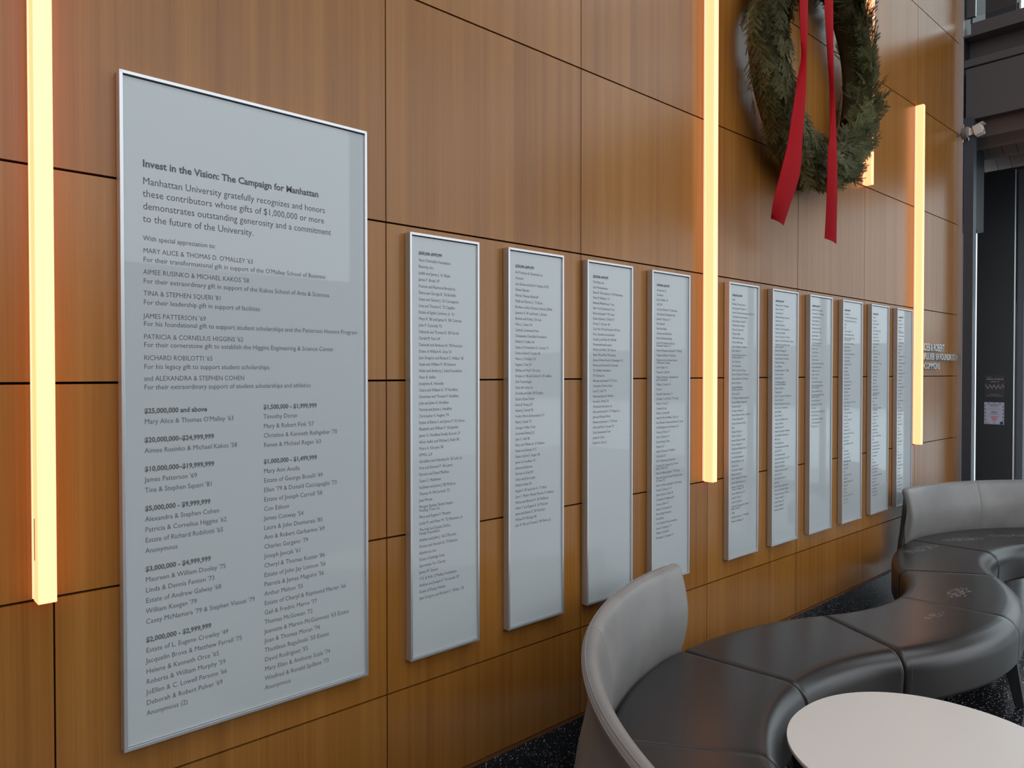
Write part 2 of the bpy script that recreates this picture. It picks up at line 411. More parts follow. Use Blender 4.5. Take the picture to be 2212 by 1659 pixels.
h1, n1 = groups(X1, 1.5175, [('$25,000,000 and above', ["Mary Alice & Thomas O'Malley '63"]), ('$20,000,000\u2013$24,999,999', ["Aimee Rusinko & Michael Kakos '58"]),
 ('$10,000,000\u2013$19,999,999', ["James Patterson '69", "Tina & Stephen Squeri '81"]),
 ('$5,000,000 - $9,999,999', ["Alexandra & Stephen Cohen", "Patricia & Cornelius Higgins '62", "Estate of Richard Robilotti '65", "Anonymous"]),
 ('$3,000,000 - $4,999,999', ["Maureen & William Dooley '75", "Linda & Dennis Fenton '73", "Estate of Andrew Galway '68", "William Keegan '79", "Casey McNamara '79 & Stephen Viscusi '79"]),
 ('$2,000,000 - $2,999,999', ["Estate of L. Eugene Crowley '49", "Jacquelin Brova & Matthew Farrell '75", "Helene & Kenneth Orce '65", "Roberta & William Murphy '59", "JoEllen & C. Lowell Parsons '66", "Deborah & Robert Pulver '69", "Anonymous (2)"])])
h2, n2 = groups(X2, 1.5177, [('$1,500,000 - $1,999,999', ["Timothy Doran", "Mary & Robert Fink '57", "Christine & Kenneth Rathgeber '70", "Renee & Michael Regan '63"]),
 ('$1,000,000 - $1,499,999', ["Mary Ann Avella", "Estate of George Boselli '49", "Ellen '79 & Donald Cacciapaglia '73", "Estate of Joseph Carroll '58", "Con Edison", "James Conway '54", "Laura & John Desmarais '85", "Ann & Robert Garbarino '69", "Charles Gargano '79", "Joseph Jevcak '61", "Cheryl & Thomas Kuster '86", "Estate of John Jay Lennon '56", "Patricia & James Maguire '56", "Arthur Mahon '55", "Estate of Cheryl & Raymond Marier '66", "Gail & Fredric Marro '77", "Thomas McGowan '72", "Jeanette & Marvin McGuinness '63 Estate", "Joan & Thomas Moran '74", "Thaddeus Regulinski '50 Estate", "David Rodriguez '55", "Mary Ellen & Anthony Scala '74", "Winifred & Ronald Spillane '73", "Anonymous"])])
text_items(head, 'heading_lettering', big, M['ink'], YT)
text_items(intro, 'intro_lettering', big, M['ink'], YT)
text_items(thanks, 'thanks_lettering', big, M['ink'], YT)
text_items(h1+h2, 'amount_lettering', big, M['ink'], YT)
text_items(n1+n2, 'names_lettering', big, M['ink'], YT)
# the ten narrow boards.  "|" marks the second line of one entry
A5, A2, A1, A05, A02 = ['$500,000\u2013$999,999', '$250,000\u2013$499,999', '$100,000\u2013$249,999', '$50,000\u2013$99,999', '$25,000\u2013$49,999']
NAMES = [
(A5, """Ayco Charitable Foundation;Benevity, Inc.;Judith and James J. '61 Boyle;James F. Brady '47;Frances and Raymond Broderick;Elaine and George B. '56 Bumiller;Susan and Gerard J. '63 Caccappolo;Lesa and Thomas E. '72 Capalbo;Estate of Egidio Carbone, Jr. '61;Mary H. '80 and James K. '80 Coleman;John P. Connolly '73;Deborah and Thomas D. '83 Farrell;Gerald M. Fava '69;Deborah and Anthony N. '78 Fernicola;Estate of William R. Gray '63;Jean Gregory and Richard C. Wilbur '58;Susan and William P. '69 Hannon;Helen and Anthony J. Scala Foundation;Peter B. Heller;Josephine K. Hennelly;Claire and William A. '77 Houlihan;Genevieve and Thomas P. Houlihan;Judy and John G. Houlihan;Patricia and James J. Houlihan;Christopher F. Hughes '74;Estate of Elaine S. and James P. '62 Hynes;Elizabeth and William F. '60 Jaenike;James G. Houlihan Family Second, LP;Alison Saifer and Michael J. Kelly '80;Moira A. Kilcoyne '83;KPMG, LLP;Geraldine and Valentine A. '62 Lehr, Jr.;Fran and Emmett P. '66 Lynch;Patricia and David MacRae;Susan C. Matthews;Kathleen and John J. '80 McAvoy;Thomas H. McCormick '72;Joan Moran;Morgan Stanley Global Impact|Funding Trust, Inc.;Mary and Eugene F. Murphy;Linda M. and Peter M. '72 Musumeci, Jr.;The Neil and Sandra DeFeo|Family Foundation;Adeline and John J. '66 O'Rourke;Denise and Vincent G. '74 Riverso;Salesforce.com;Estate of Jadwiga Scala;Sportsmen For Charity;James M. Suarez;T.D. & M.A. O'Malley Foundation;Andrea and Joseph F. Tortorella '87;Estate of Fanny Vivirito;Jean Gregory and Richard C. Wilbur '58""", 1.0731, .8478),
(A2, """Air Products & Chemicals, Inc.;Aramark;Lisa Gomez and John H. Banks, III '85;Edward Bastian;Martha Therese Benshoff;Molly and Patrick C. '75 Boyle;Brothers of the Christian Schools, DENA;Jeanette A. '87 and Keith C. Brown;Barbara and Frank J. '56 Cain;Mario J. Catani '54;Catholic Communal Fund;Chesapeake Charitable Foundation;Robert P. Collins '60;Estate of Christopher D. Cortese '71;Estate of John P. Curley '60;Mauro J. D'Addato '59;Eugene J. Daly '67;Shirley and Paul V. De Luca;Kristine A. '86 and Gerard A. '85 deBlasi;Dell Technologies;Delta Air Lines, Inc.;Dorothy and John '69 Doughty;Estate of June Dwyer;Ernst & Young LLP;Robert J. Farrell '54;Fredric Marro & Associates, P.C.;Mark J. Gately '73;George I. Alden Trust;Gourmet Dining LLC;John C. Hall '80;Mary and William A. '67 Harkins;Hazen and Sawyer, P.C.;Estate of John E. Hogan '40;James G. Houlihan '47;Johnson & Johnson;Noreen A. Krall '87;Grace and John Leahy;Robert Lobley '81;Angela P. '87 and John H. '71 Mark;Lynn C. Martin '98 and Thomas P. Doherty;Patricia and Bernard V. '65 McElhone;Helen T. and Eugene R. '63 McGrath;Jamie and Robert E. '87 McGrath;Michael M. McHugh '80;Jean M. '86 and Thomas J. '86 Melore, Jr.""", 1.5209, 1.0343),
(A2, """The Moles, Inc.;Lynn Montemurano;Eileen B. '84 and James S. '83 Motherway;Peter M. Mulderry '57;National Philanthropic Trust;New York Community Trust;Ellen and Joseph P. '83 Oates;Estate of James F. O'Neill '57;Francis C. Orower '68;Carol Ann '94 and Dominic '94 Parisi;Paul J. Scariano, Incorporated;Claudia J. and Mark W. '80 Pfaff;PricewaterhouseCoopers;Michele and Milo E. '81 Riverso;Eileen '95 and Paul '94 Scariano;Estate of Father Erwin H. Schweigardt '61;Patricia and Dominick M. Servedio;The Smalley Foundation;STV Group, Inc.;Maureen and Joseph M. '69 Tucci;University of Notre Dame;Louis D. Vitali '79;Diane and James R. Weldon;Kenneth J. Welsh '58;Westmont Associates, Inc.;Alma and Kenneth F. '72 Wiegand, Jr.;Julie and Michael Wirth;Monica and Jerome C. '75 Wood;Anita and Paul A. Yarossi '75;Zock Endowment Trust;Joseph A. Zock;Robert A. Zock, Jr.""", 1.9673, 1.3218),
(A1, """Anonymous (2);Accenture;John A. Abbiss '59;AECOM;Carol and Robert E. '72 Alterman;The Aramark Charitable Fund;Joseph A. Barbosa '57;Marc Benioff;Mary Ann Bettie;Suzanne and Keith Block;Bond, Schoeneck & King;Dawn W. Henderson '82 and|Kenneth N. Bauser '76;Estate of Margaret and James F. '47 Brady;Virginia and Brian P. '66 Brown;Brothers of the Christian Schools|of Manhattan College;John P. Butler '76;Thomas A. Cahill '58;Margo Vondersaar Catsimatidis and|John Catsimatidis;William J. Chandler '76;Chevron;Donald E. Christopher '71;Christine C. and Mark E. '77 Cuddy;Martin F. Cody '52;Compass Group;Robert J. Coords '60;Anne M. '84 and William J. '84 Core;Sara Wheeler Cowan and Richard E. Cowan;D & B Engineers and Architects, P.C.;Vincent J. D'Auria '71;John G. Danaher '74;Estate of Real J. Dean;Deloitte LLP;Estate of Rosanne M. DeMarco;Desmarais LLP;DGC Contracting Corporation;Catherine M. Luongo-Dinan '78 and|James J. Dinan '82;Estate of Hilda and James T. '49 Dolan;Mary Ann Dooley-Vuozzo '83 and Lorenzo|R. Vuozzo '83;Estate of Helen and Joseph F. '43 Dowling;Patrick J. Downes, Jr. '57;Estate of James P. Duffy '58;Christopher M. Edelmann '81;Thomas J. Elliott '73;Roland C. Emmanuele '61;Marie Eslinger Horowitz;ExxonMobil;F. & P. Salerno Private Foundation;Steven A. Fangmeyer '74;William L. Farrell '62;Robustiano L. Fernandez '57""", 2.4125, .8504),
(A1, """Fiserv;Building A Dream Fund, Inc.;Estate of John W. Galvey '54;General Contractors Association of New York;The Gladys Brooks Foundation;Estate of Roger J. Goebel '57;Goldman Sachs Company;Robert G. Gorman '66;Margaret Griffin;Griffin Family Foundation;Colleen Griffin Hagan;Estate of Jefferson L. Hammer;John J. Heaney '57;Dawn W. Henderson '82 and|Kenneth N. Bauser '76;John S. Henry '56;Hess Corporation;Helen C. and Lee R. Hickson;Patricia M. and John J. '72 Horan, Jr.;Monica and Robert D. '58 Hunter;James E. Hynes '62;International Business|Machines Corporation;Cyrus J. Jaye '52;J.P. Morgan Charitable Giving Fund;Estate of William F. Jaenike '60;Margaret Kendrick;Anthony F. Kavanagh '52;Estate of Reverend Robert J. Kasper '42;Thomas F. Kearney '68;Estate of Lawrence A. Keefe;Keller;Michael F. Kelley '57;Walter P. Kelly '58;Estate of George A. Kloepfl;Robert J. Kuhlman '56;Margaret and William Kissane;Richard J. Knauf '64;Koch Family Foundation;Estate of Charles F. Kunz;Yvonne Lacey;Gavin Lynne Cosimouli;Joseph L. Laurie '64;Eileen F. and John P. '51 Lawler;Liberty Mutual Insurance Co.;Maureen O'Connell and|Thomas K. Livingston '78;Estate of Michael J. Lord '57;Joseph M. Lowery '51;Lowe & Connelly, Inc.;Catherine M. Luongo-Dinan '78 and|James J. Dinan '82;LVMH;Mary Jane and Bruce C. '74 MacKain;Matthew A. Madigan '78""", 3.0672, .8375),
(A1, """Virginia and John F. '80 Magliano;Vincent L. Mann '52;Claire Manning '71;Manhattan Holdings Corporation;David L. Mauro '71;Estate of Helen Burke;Maureen F. '73 and George Mavis;Mary Patricia McAuliffe;Loretta and Thomas A. '73 McCall;Maureen L. McCall '78 and Frank J. Cassetta;Kathleen M. Carroll-Mullen '78 and|Dennis P. Mullen '78;Bernard F. McDonagh '58;Estate of Gerard J. McKenna '56;Estate of Richard A. McVeigh '58;McKinsey & Company;Sean J. McShane;Bernadette and John H. '72 Miele;Robert C. Morabito;James J. Morris '61;The Michael and Maria A.|Emery Family Foundation;Maureen C. Nally '77;Morgan Stanley;Mary K. '79 and James F. '78 Mooney, Jr.;Peter G. Moran '58;New York Life Insurance Company;New York Steel Company, Inc.;James O'Malley;Barry J. O'Mara '72;Thomas B. and Matthew J. Pirra;Stephen J. Palazzolo;Harold A. Parisee '54;Michael P. and Joseph P. '54 Mackel;Pension Benefit Construction Co.;PNC Group;Mary and Edmonton;PricewaterhouseCoopers Global;John J. Prael '58;R.G. Vanderweil Limited;James J. Ruffa and Jane F. Sousa '78;Raymond Lucas Rosalin;Edmund A. Quinlan '52;Catherine and Anton E. Reilly '53;John G. Rine '68;Rizzo Brothers Motors LLC;Sara Ryan;Estate of Robert J. Saperstein '68;Mary Lou and Michael V. Sullivan;Maura and Consuela R. '55 Lewis;Thomas E. Scaniglia '74;Ronald J. Schwartz '68;George H. Shulman '71;Edward T. Smithmore""", 3.5240, .8406),
(A1, """Robert and Carole Sorensen;Dawn and Peter J. '71 Sweeney;St. Joseph Medical Corp.;Estate of William Jr.;Albert K. Squeri '55;Thomas J. Squeri '63 '68;Susan and Albert M. Daly;Spear Foundation;Sponsorship Group, Inc.;The J. Stuart Houlihan and|the Swan Fund Group;Wayne T. Tate;Thomas Torrance;Jane P. Tyler '60;UBS Securities LLC;Maria '82 and Mario A. '82 Vacca;Laura and Michael Vassar;William J. Varney '51;Joseph V. Vona '58;Warren Group;Wayne Gould Corporation;Maureen McLaughlin Kelly and|James E. Russell '68;Joan M. and Mario M. Urso;Catherine M. and William '78 and|Michael P. Walsh '79;Howard R. Walters '72;Edward Damian C. Walsh '57;The Wyatt;Mary and Bruce Donnelly '77 Joyner;Marta B. Wynn '52;Jeanette Lewis and J. '56 Singer;H. Thomas & James P. '53;Robert J. Zizzo '71""", 3.9740, 1.2929),
(A05, """Anonymous (2);A.C. Edwards Program Corporation Ltd.;Michael J. and Elaine Charitable Trust;Aetna;AIG;Thomas A. Allmen '78;Patricia and William J. Allman;Maureen M. Appelbaum '62 and|Martin S. James '58;Joanna and Gerard M. Balsam;David A. Bagnoli;James R. Barton '51;Suzanne R. and Donald Borman;Estate of Bernard;Gerard B. Burke;Michael K. Castro '58;Louis Beck;John Bogue;Frank A. Breslin;Joan J. Brown '77;Maureen and J. Burke;Joseph B. Butler '58;Thomas J. Callahan;Bryan Cabot;James J. Carey '56;John P. Carlin;Estate of Edward J. and P. '51 Casey;Brian F. Casey '75;Bridget Cassidy;Sarah Clark Foundation;Peter Clune;Andrew J. Coleman '58;Peter Conlan;Claire Connor;Mary Kay Cox '83;Maureen and Patrick '75 Coyle;James J. Conlin '53;Frank Crowley;James and Barbara '53 Crow;J.L.;Dr. Lawrence;David M. Daly '58;Gene T. Dalton '61;John and Agnes Dillon;Thomas Duffy;James J. Dunn;Scott;Catherine E. and Thomas;Lydia Dwyer;Edward and Mary Dwyer '58;Thomas Egan;Estate Fay;Peter Flynn;Richard L. and David S. Foley;John V. Fahey;Hon. C. Fink '71""", 4.4295, .7736),
(A05, """Jane Finn;Alan J. Gallo;Thomas J. Galvin '57;Giga Foods;James F. O'Shea Agency Inc.;John J. Golden '61;James J. Gough '52;Estate of Henry Grant;James J. Gregory '58;Grace Hall;Walter C. Hay '55;Estate of Henry Tobin '57;Daniel J. Healy;Maureen Hughes;Patrick and Mary C. '75 Jacobs;Mary K. Jordan '58;Lawrence Kennedy '61;Edward Lang '72;Frank J. Lynch;Michael Lyons;Mary Mack;Brian F. Madden '67;Joseph Martin '68;Virginia and Mark '72 and|Martin J. Malone '73;Denis J. Lally '58;Estate;Thomas Dunne;Chrysler Motors Corporation|and Joseph Nagel;Carmel Nash;Maureen O'Brien '58;Kevin O'Dea;Gary O'Hara;William J. O'Keefe '61;Margaret Olson;Joseph M. O'Rourke;Robert J. '55 and Mary Owens;Pfizer;Diane and James Pape;Michael and Raymond Pell;Estate of Frederick Pierce;Christopher Quinn;Edward Reagan;Jerry;John J. Reilly;Rosemary Sweeney, Jr.;Estate of Alexander;Mary Walsh Reid;Estate of Margaret and Louis Ryan;Robert Schmidt;Alan Schultz;William and Gloria Scott;John and Agnes;Edward Strand '73;Charles Sullivan '58""", 4.8870, .7720),
(A05, """Edward Ellis;Karl Kenney '52;Betty Lane '65;Michael and|Raymond James '58;The Verizon Fund Inc.;Roger Lyons;Gerard Mann Jewels;Michael Meyer;John Lynn '67;Phillip;Thomas A. Milano '55 Inc.;John O'Neill;Thomas Reed Industries, Inc.;Harry Quinlan;Edward Teague '61;Stephen and Rose, Inc. '82;Estate of Allen '51;Alan Ward '63;Anthony Ward;Robert Washington '78;Joseph Weir '58;Louis White '56;Peter Reed;Albert Conway '58;Richard;John Young;Peter and James '61;Stephen Hagerty;Donald Hall;Karen Walsh;William E. Griffin;Maria;Dr. James;Thomas Rooney;James J. '51;Kenneth Walsh;James S. Foy;Lee;Carol;Estate of Stewart;William Webb;James Burke;Eileen and James '58;Claire Vance;Mary '58;Joan Walters;Robert M. Wright;Sean Kelly;Richard O'Neil '65;Samuel J. Wynn""", 5.3435, .7679)]
H2 = style(.0148, .0006, '$500,000\u2013$999,999', .0985)
N2 = style(.0150, 0, "Estate of Elaine S. and James P. '62 Hynes", .1982)
xs = [1.0766, 1.5416, 2.0066, 2.4700, 3.1547, 3.6275, 4.1005, 4.5760, 5.0500, 5.5270]
LBL = ['first narrow board right of the large board, headed $500,000\u2013$999,999',
 'second narrow board right of the large board, its text ending two thirds down',
 'third narrow board right of the large board, blank in its lower half',
 'narrow board left of the middle light bar, foot hidden by the grey sofa back',
 'narrow board just right of the light bar, its left side glowing peach',
 'narrow board below the wreath, second right of the light bar',
 'narrow board right of the wreath tails, blank below its middle',
 'narrow board third from the far end of the row',
 'narrow board second from the far end of the row',
 'last narrow board of the row, partly behind the far sofa back']
wB, hB, zB = .3166*S, (.4945+1.0155)*S, Zw(-1.0155)
for k, (hd, names, tx, zlast) in enumerate(NAMES):
    t = board(xs[k]*S, zB, wB, hB, LBL[k])
    ent = names.split(';'); nd = sum('|' in e for e in ent[:-1]) ; last2 = '|' in ent[-1]
    z = 2.0022; pitch = (z - zlast - .0125*nd)/(len(ent)-1)
    items = []
    for e in ent:
        p = e.split('|'); items.append((p[0], tx-xs[k]*S, z-zB, N2))
        if len(p) > 1: z -= .0125; items.append((p[1], tx-xs[k]*S, z-zB, N2))
        z -= pitch
    text_items([(hd, tx-xs[k]*S, 2.0255-zB, H2)], 'heading_lettering', t, M['ink'], YT)
    text_items(items, 'names_lettering', t, M['ink'], YT)

# ------------------------------------------------------------------ raised letters
sg = thing('raised_sign', 'raised silver letters in three rows on the wood wall, right of the far light bar', 'sign', (5.862, 0, 1.655))
def letters(txt, width, z, h):
    c = bpy.data.curves.new('t', 'FONT'); c.body = txt; c.size = 1; o = bpy.data.objects.new('t', c); C.objects.link(o)
    bpy.context.view_layer.update(); nat = o.dimensions.x; bpy.data.objects.remove(o)
    k = width/nat; zs = h/.70
    for i, ch in enumerate(txt):
        if ch == ' ': continue
        c.body = txt[:i+1]; o = bpy.data.objects.new('t', c); C.objects.link(o); bpy.context.view_layer.update()
        right = o.bound_box[6][0]; bpy.data.objects.remove(o)
        c2 = bpy.data.curves.new('t', 'FONT'); c2.body = ch; c2.size = 1; c2.extrude = .5; c2.offset = .012; c2.resolution_u = 3
        o = bpy.data.objects.new('t', c2); C.objects.link(o); bpy.context.view_layer.update(); dg = bpy.context.evaluated_depsgraph_get()
        me0 = o.evaluated_get(dg).to_mesh(); mxx = max(v.co.x for v in me0.vertices)
        q = MB(); q.add([((v.co.x - mxx + right)*k, -.020 + v.co.z*.024, z + v.co.y*zs) for v in me0.vertices], [tuple(p.vertices) for p in me0.polygons])
        o.evaluated_get(dg).to_mesh_clear(); bpy.data.objects.remove(o); bpy.data.curves.remove(c2)
        q.build('letter', M['letter'], sg)
    bpy.data.curves.remove(c)
letters('DEB & ROBERT', .448, 1.799-1.655, .057)
letters("PULVER '69 FOUNDATION", .780, 1.7295-1.655, .051)
letters('COMMONS', .347, .0015, .048)

# ------------------------------------------------------------------ curved modular seating
def rounded(pts, rad, n=7):
    """pts: corner list (r,z) counter-clockwise; rad: radius per corner."""
    out = []; m = len(pts)
    for i in range(m):
        p = Vector(pts[i]); a = (Vector(pts[i-1])-p).normalized(); b = (Vector(pts[(i+1) % m])-p).normalized()
        r = rad[i]; half = math.acos(max(-1, min(1, a.dot(b))))/2; d = r/math.tan(half)
        cen = p + (a+b).normalized()*(r/math.sin(half)); s0 = p + a*d - cen; s1 = p + b*d - cen
        a0 = math.atan2(s0.y, s0.x); a1 = math.atan2(s1.y, s1.x); da = (a1-a0+PI) % (2*PI) - PI
        for k in range(n+1):
            t = a0 + da*k/n; out.append((cen.x + r*math.cos(t), cen.y + r*math.sin(t)))
    return out
def densify(prof, step=.05):
    out = []
    for i in range(len(prof)):
        a, b = Vector(prof[i]), Vector(prof[(i+1) % len(prof)]); k = max(1, int((b-a).length/step))
        for j in range(k): v = a + (b-a)*j/k; out.append((v.x, v.y))
    return out
def inset(prof, d):
    out = []; m = len(prof)
    for i in range(m):
        a, b = Vector(prof[i-1]), Vector(prof[(i+1) % m]); t = (b-a); t = t.normalized() if t.length > 1e-9 else Vector((1,0))
        nrm = Vector((-t.y, t.x)); out.append((prof[i][0]+nrm.x*d, prof[i][1]+nrm.y*d))
    return out
def sweep(prof, a0, a1, sgn, name, m, parent, endr=.02, crown=0, off=(0,0), seams=()):
    """prof in (r,z) about the parent's curve centre; sgn=+1: angle from +y, -1: angle from -y."""
    rm = 1.38; n = max(8, int(abs(a1-a0)/1.5)); angs = [a0 + (a1-a0)*i/n for i in range(n+1)]
    e = math.degrees(endr/rm)
    extra = [x for k in (0, .08, .2, .4, .7, 1) for x in (a0+e*k, a1-e*k)]
    sm = [x for s_ in seams for x in (s_-.25, s_-.1, s_, s_+.1, s_+.25)]
    angs = sorted(set([a for a in angs if a0+e < a < a1-e and all(abs(a-s_) > .4 for s_ in seams)] + extra + sm))
    q = MB(); rings = []
    for a in angs:
        s_ = min(a-a0, a1-a)*PI/180*rm; d = 0
        if s_ < endr: d = endr - math.sqrt(max(0, endr**2-(endr-s_)**2))
        for sv in seams:
            if abs(a-sv) < .2: d = max(d, .0016 if abs(a-sv) < .05 else .0008)
        pr = inset(prof, d) if d else prof
        t = R(a); rings.append([(off[0]+r*math.sin(t), off[1]+sgn*r*math.cos(t), z) for r, z in pr])
    q.loft(rings); return q.build(name, m, parent, smooth=50)
SZ = .452; HZ = .222
def seat_prof(front, back, has_back=False):
    """front/back are radii; returns a counter-clockwise loop."""
    if front < back:
        p = rounded([(front+.015, HZ), (back, HZ), (back, SZ), (front, SZ)], [.03, .02, .03 if has_back else .055, .085], 8)
    else:
        p = rounded([(back, HZ), (front-.015, HZ), (front, SZ), (back, SZ)], [.02, .03, .085, .055], 8)
    return densify(p, .06)
RO, RI = 1.66, 1.10
def spline_loop(p, k=6):
    out = []; m = len(p)
    for i in range(m):
        p0, p1, p2, p3 = p[i-1], p[i], p[(i+1) % m], p[(i+2) % m]
        for j in range(k):
            u = j/k; out.append(tuple(.5*(2*b + (c_-a)*u + (2*a-5*b+4*c_-d)*u*u + (3*b-a-3*c_+d)*u**3) for a, b, c_, d in zip(p0, p1, p2, p3)))
    return out
back_prof = spline_loop([(1.742, .23), (1.741, .33), (1.732, .44), (1.708, .55), (1.692, .64), (1.694, .71), (1.706, .765), (1.710, .790), (1.697, .803), (1.680, .803), (1.664, .790),
    (1.650, .755), (1.634, .69), (1.624, .62), (1.628, .55), (1.643, .48), (1.660, .42), (1.668, .33), (1.668, .23), (1.690, .222), (1.725, .222)])
def module(name, label, c, a0, a1, sgn, has_back=False, seams=(), legs=()):
    t = thing(name, label, 'sofa' if has_back else 'bench', (c[0], c[1], 0), 'curved modular seating along the wood wall')
    am = R((a0+a1)/2); base = (c[0] + 1.38*math.sin(am), c[1] + sgn*1.38*math.cos(am)); t.location = (*base, 0)
    off = (c[0]-base[0], c[1]-base[1])
    gap = .10
    fr, bk = (RI, RO) if sgn > 0 else (RO, RI)
    if has_back: bk = 1.648
    pr = seat_prof(fr, bk, has_back)
    st = sweep(pr, a0+gap, a1-gap, sgn, 'seat', M['seat'], t, .018, off=off, seams=seams)
    if has_back:
        bp = sweep(back_prof, a0+gap, a1-gap+(1.6 if a1 < 0 else 0), sgn, 'backrest', M['back'], t, .022, off=off, seams=seams)
        for s_ in seams:                        # stitched seam across the backrest
            q = MB(); ang = R(s_); q.tube([(off[0]+r*math.sin(ang), off[1]+sgn*r*math.cos(ang), z) for r, z in inset(back_prof, .0006)+[inset(back_prof, .0006)[0]]], .0011, 6)
            q.build('seam', M['thread'], bp)
        for rr, zz_ in ((1.7005, .8025), (1.7100, .790)):    # twin stitching along the rim
            q = MB(); q.tube([(off[0]+rr*math.sin(R(a)), off[1]+sgn*rr*math.cos(R(a)), zz_) for a in [a0+1.2+(a1-a0-2.4)*k/60 for k in range(61)]], .0013, 6)
            q.build('piping', M['thread'], bp)
    for s_ in seams:
        q = MB(); ang = R(s_); pp = inset(pr, .0007); q.tube([(off[0]+r*math.sin(ang), off[1]+sgn*r*math.cos(ang), z) for r, z in pp+[pp[0]]], .0011, 6)
        q.build('seam', M['thread_dark'], st)
    for s_ in (a0+1.15, a1-1.15):               # stitching beside each end
        q = MB(); ang = R(s_); pp = inset(pr, .0003); q.tube([(off[0]+r*math.sin(ang), off[1]+sgn*r*math.cos(ang), z) for r, z in pp+[pp[0]]], .0010, 6)
        q.build('seam', M['thread_dark'], st)
    for (a, rtop, rbot) in legs:
        q = MB(); ang = R(a); e = Vector((math.sin(ang), sgn*math.cos(ang), 0)); f = Vector((math.cos(ang), -sgn*math.sin(ang), 0)); o_ = Vector((*off, 0))
        rings = []
        for r, z, hw, hd in ((rtop, HZ+.02, .016, .030), (rbot, .006, .013, .020)):
            p = o_ + e*r + Vector((0,0,z)); rings.append([tuple(p + f*sx*hw + e*sy*hd) for sx, sy in ((-1,-1),(1,-1),(1,1),(-1,1))])
        q.loft(rings); lg = q.build('leg', M['leg'], t, bevel=.002)
        p = o_ + e*rbot; q = MB(); q.tube([(p.x, p.y, 0), (p.x, p.y, .008)], .013, 12); q.build('glide', M['leg'], lg)
    return t
c1, c2, c3 = (2.35, -1.92), (3.68, .50), (5.17, -1.82)
module('curved_sofa', 'nearest curved sofa with grey back and dark seat, left of the white table', c1, -64.5, -3.7, 1, True, (-34.2,), [(-60,1.6,1.66), (-8,1.6,1.66), (-60,1.2,1.15), (-8,1.2,1.15)])
module('curved_bench', 'backless dark leather bench section beside the nearest sofa, behind the white table', c1, -3.7, 28.8, 1, False, (), [(1,1.58,1.62), (24,1.58,1.62), (1,1.2,1.16), (24,1.2,1.16)])
module('curved_bench', 'wide backless bench section bulging outward in the middle of the run, leg showing', c2, -28.8, 32.7, -1, False, (2.2,), [(-24,1.58,1.63), (4.9,1.60,1.646), (28,1.58,1.63), (-24,1.18,1.14), (28,1.18,1.14)])
module('curved_bench', 'backless bench section nearest the wood wall, just before the far sofa', c3, -32.7, 0, 1, False, (), [(-28,1.58,1.62), (-4,1.58,1.62), (-28,1.2,1.16), (-4,1.2,1.16)])
module('curved_sofa', 'far curved sofa with grey back in front of the entry', c3, 0, 61, 1, True, (29.2,), [(5,1.6,1.66), (56,1.6,1.66), (5,1.2,1.15), (56,1.2,1.15)])

# ------------------------------------------------------------------ white table
TB = thing('table', 'low white rounded table in the foreground in front of the curved seating', 'table', (1.782, -1.387, 0))
def sup(a, b, n, k=96):
    out = []
    for i in range(k):
        t = 2*PI*i/k; c_, s_ = math.cos(t), math.sin(t)
        out.append((a*math.copysign(abs(c_)**(2/n), c_), b*math.copysign(abs(s_)**(2/n), s_)))
    return out
q = MB(); rings = []
for sc_, z in ((.90, .572), (.985, .584), (.998, .590), (1.0, .596), (.998, .5995), (.992, .600)):
    rings.append([(x*sc_, y*sc_, z) for x, y in sup(.372, .347, 2.12)])
q.loft(rings); tp = q.build('tabletop', M['table'], TB, smooth=40)
q = MB(); q.loft([[(x*1.0008, y*1.0008, z) for x, y in sup(.372*s_, .347*s_, 2.12)] for s_, z in ((.986, .5838), (.999, .590), (1.0, .5945))], cap=False); q.build('edge_band', M['table_edge'], tp, smooth=40)
q = MB(); q.tube([(0,0,.02), (0,0,.575)], .035, 24); q.build('pedestal', M['leg'], TB, smooth=40)
q = MB(); q.tube([(0,0,0), (0,0,.006), (0,0,.014)], [.24, .24, .20], 48); q.build('base', M['leg'], TB, smooth=40)
q = MB(); q.tube([(0,0,.55), (0,0,.573)], .12, 24); q.build('mounting_plate', M['leg'], TB, smooth=40)

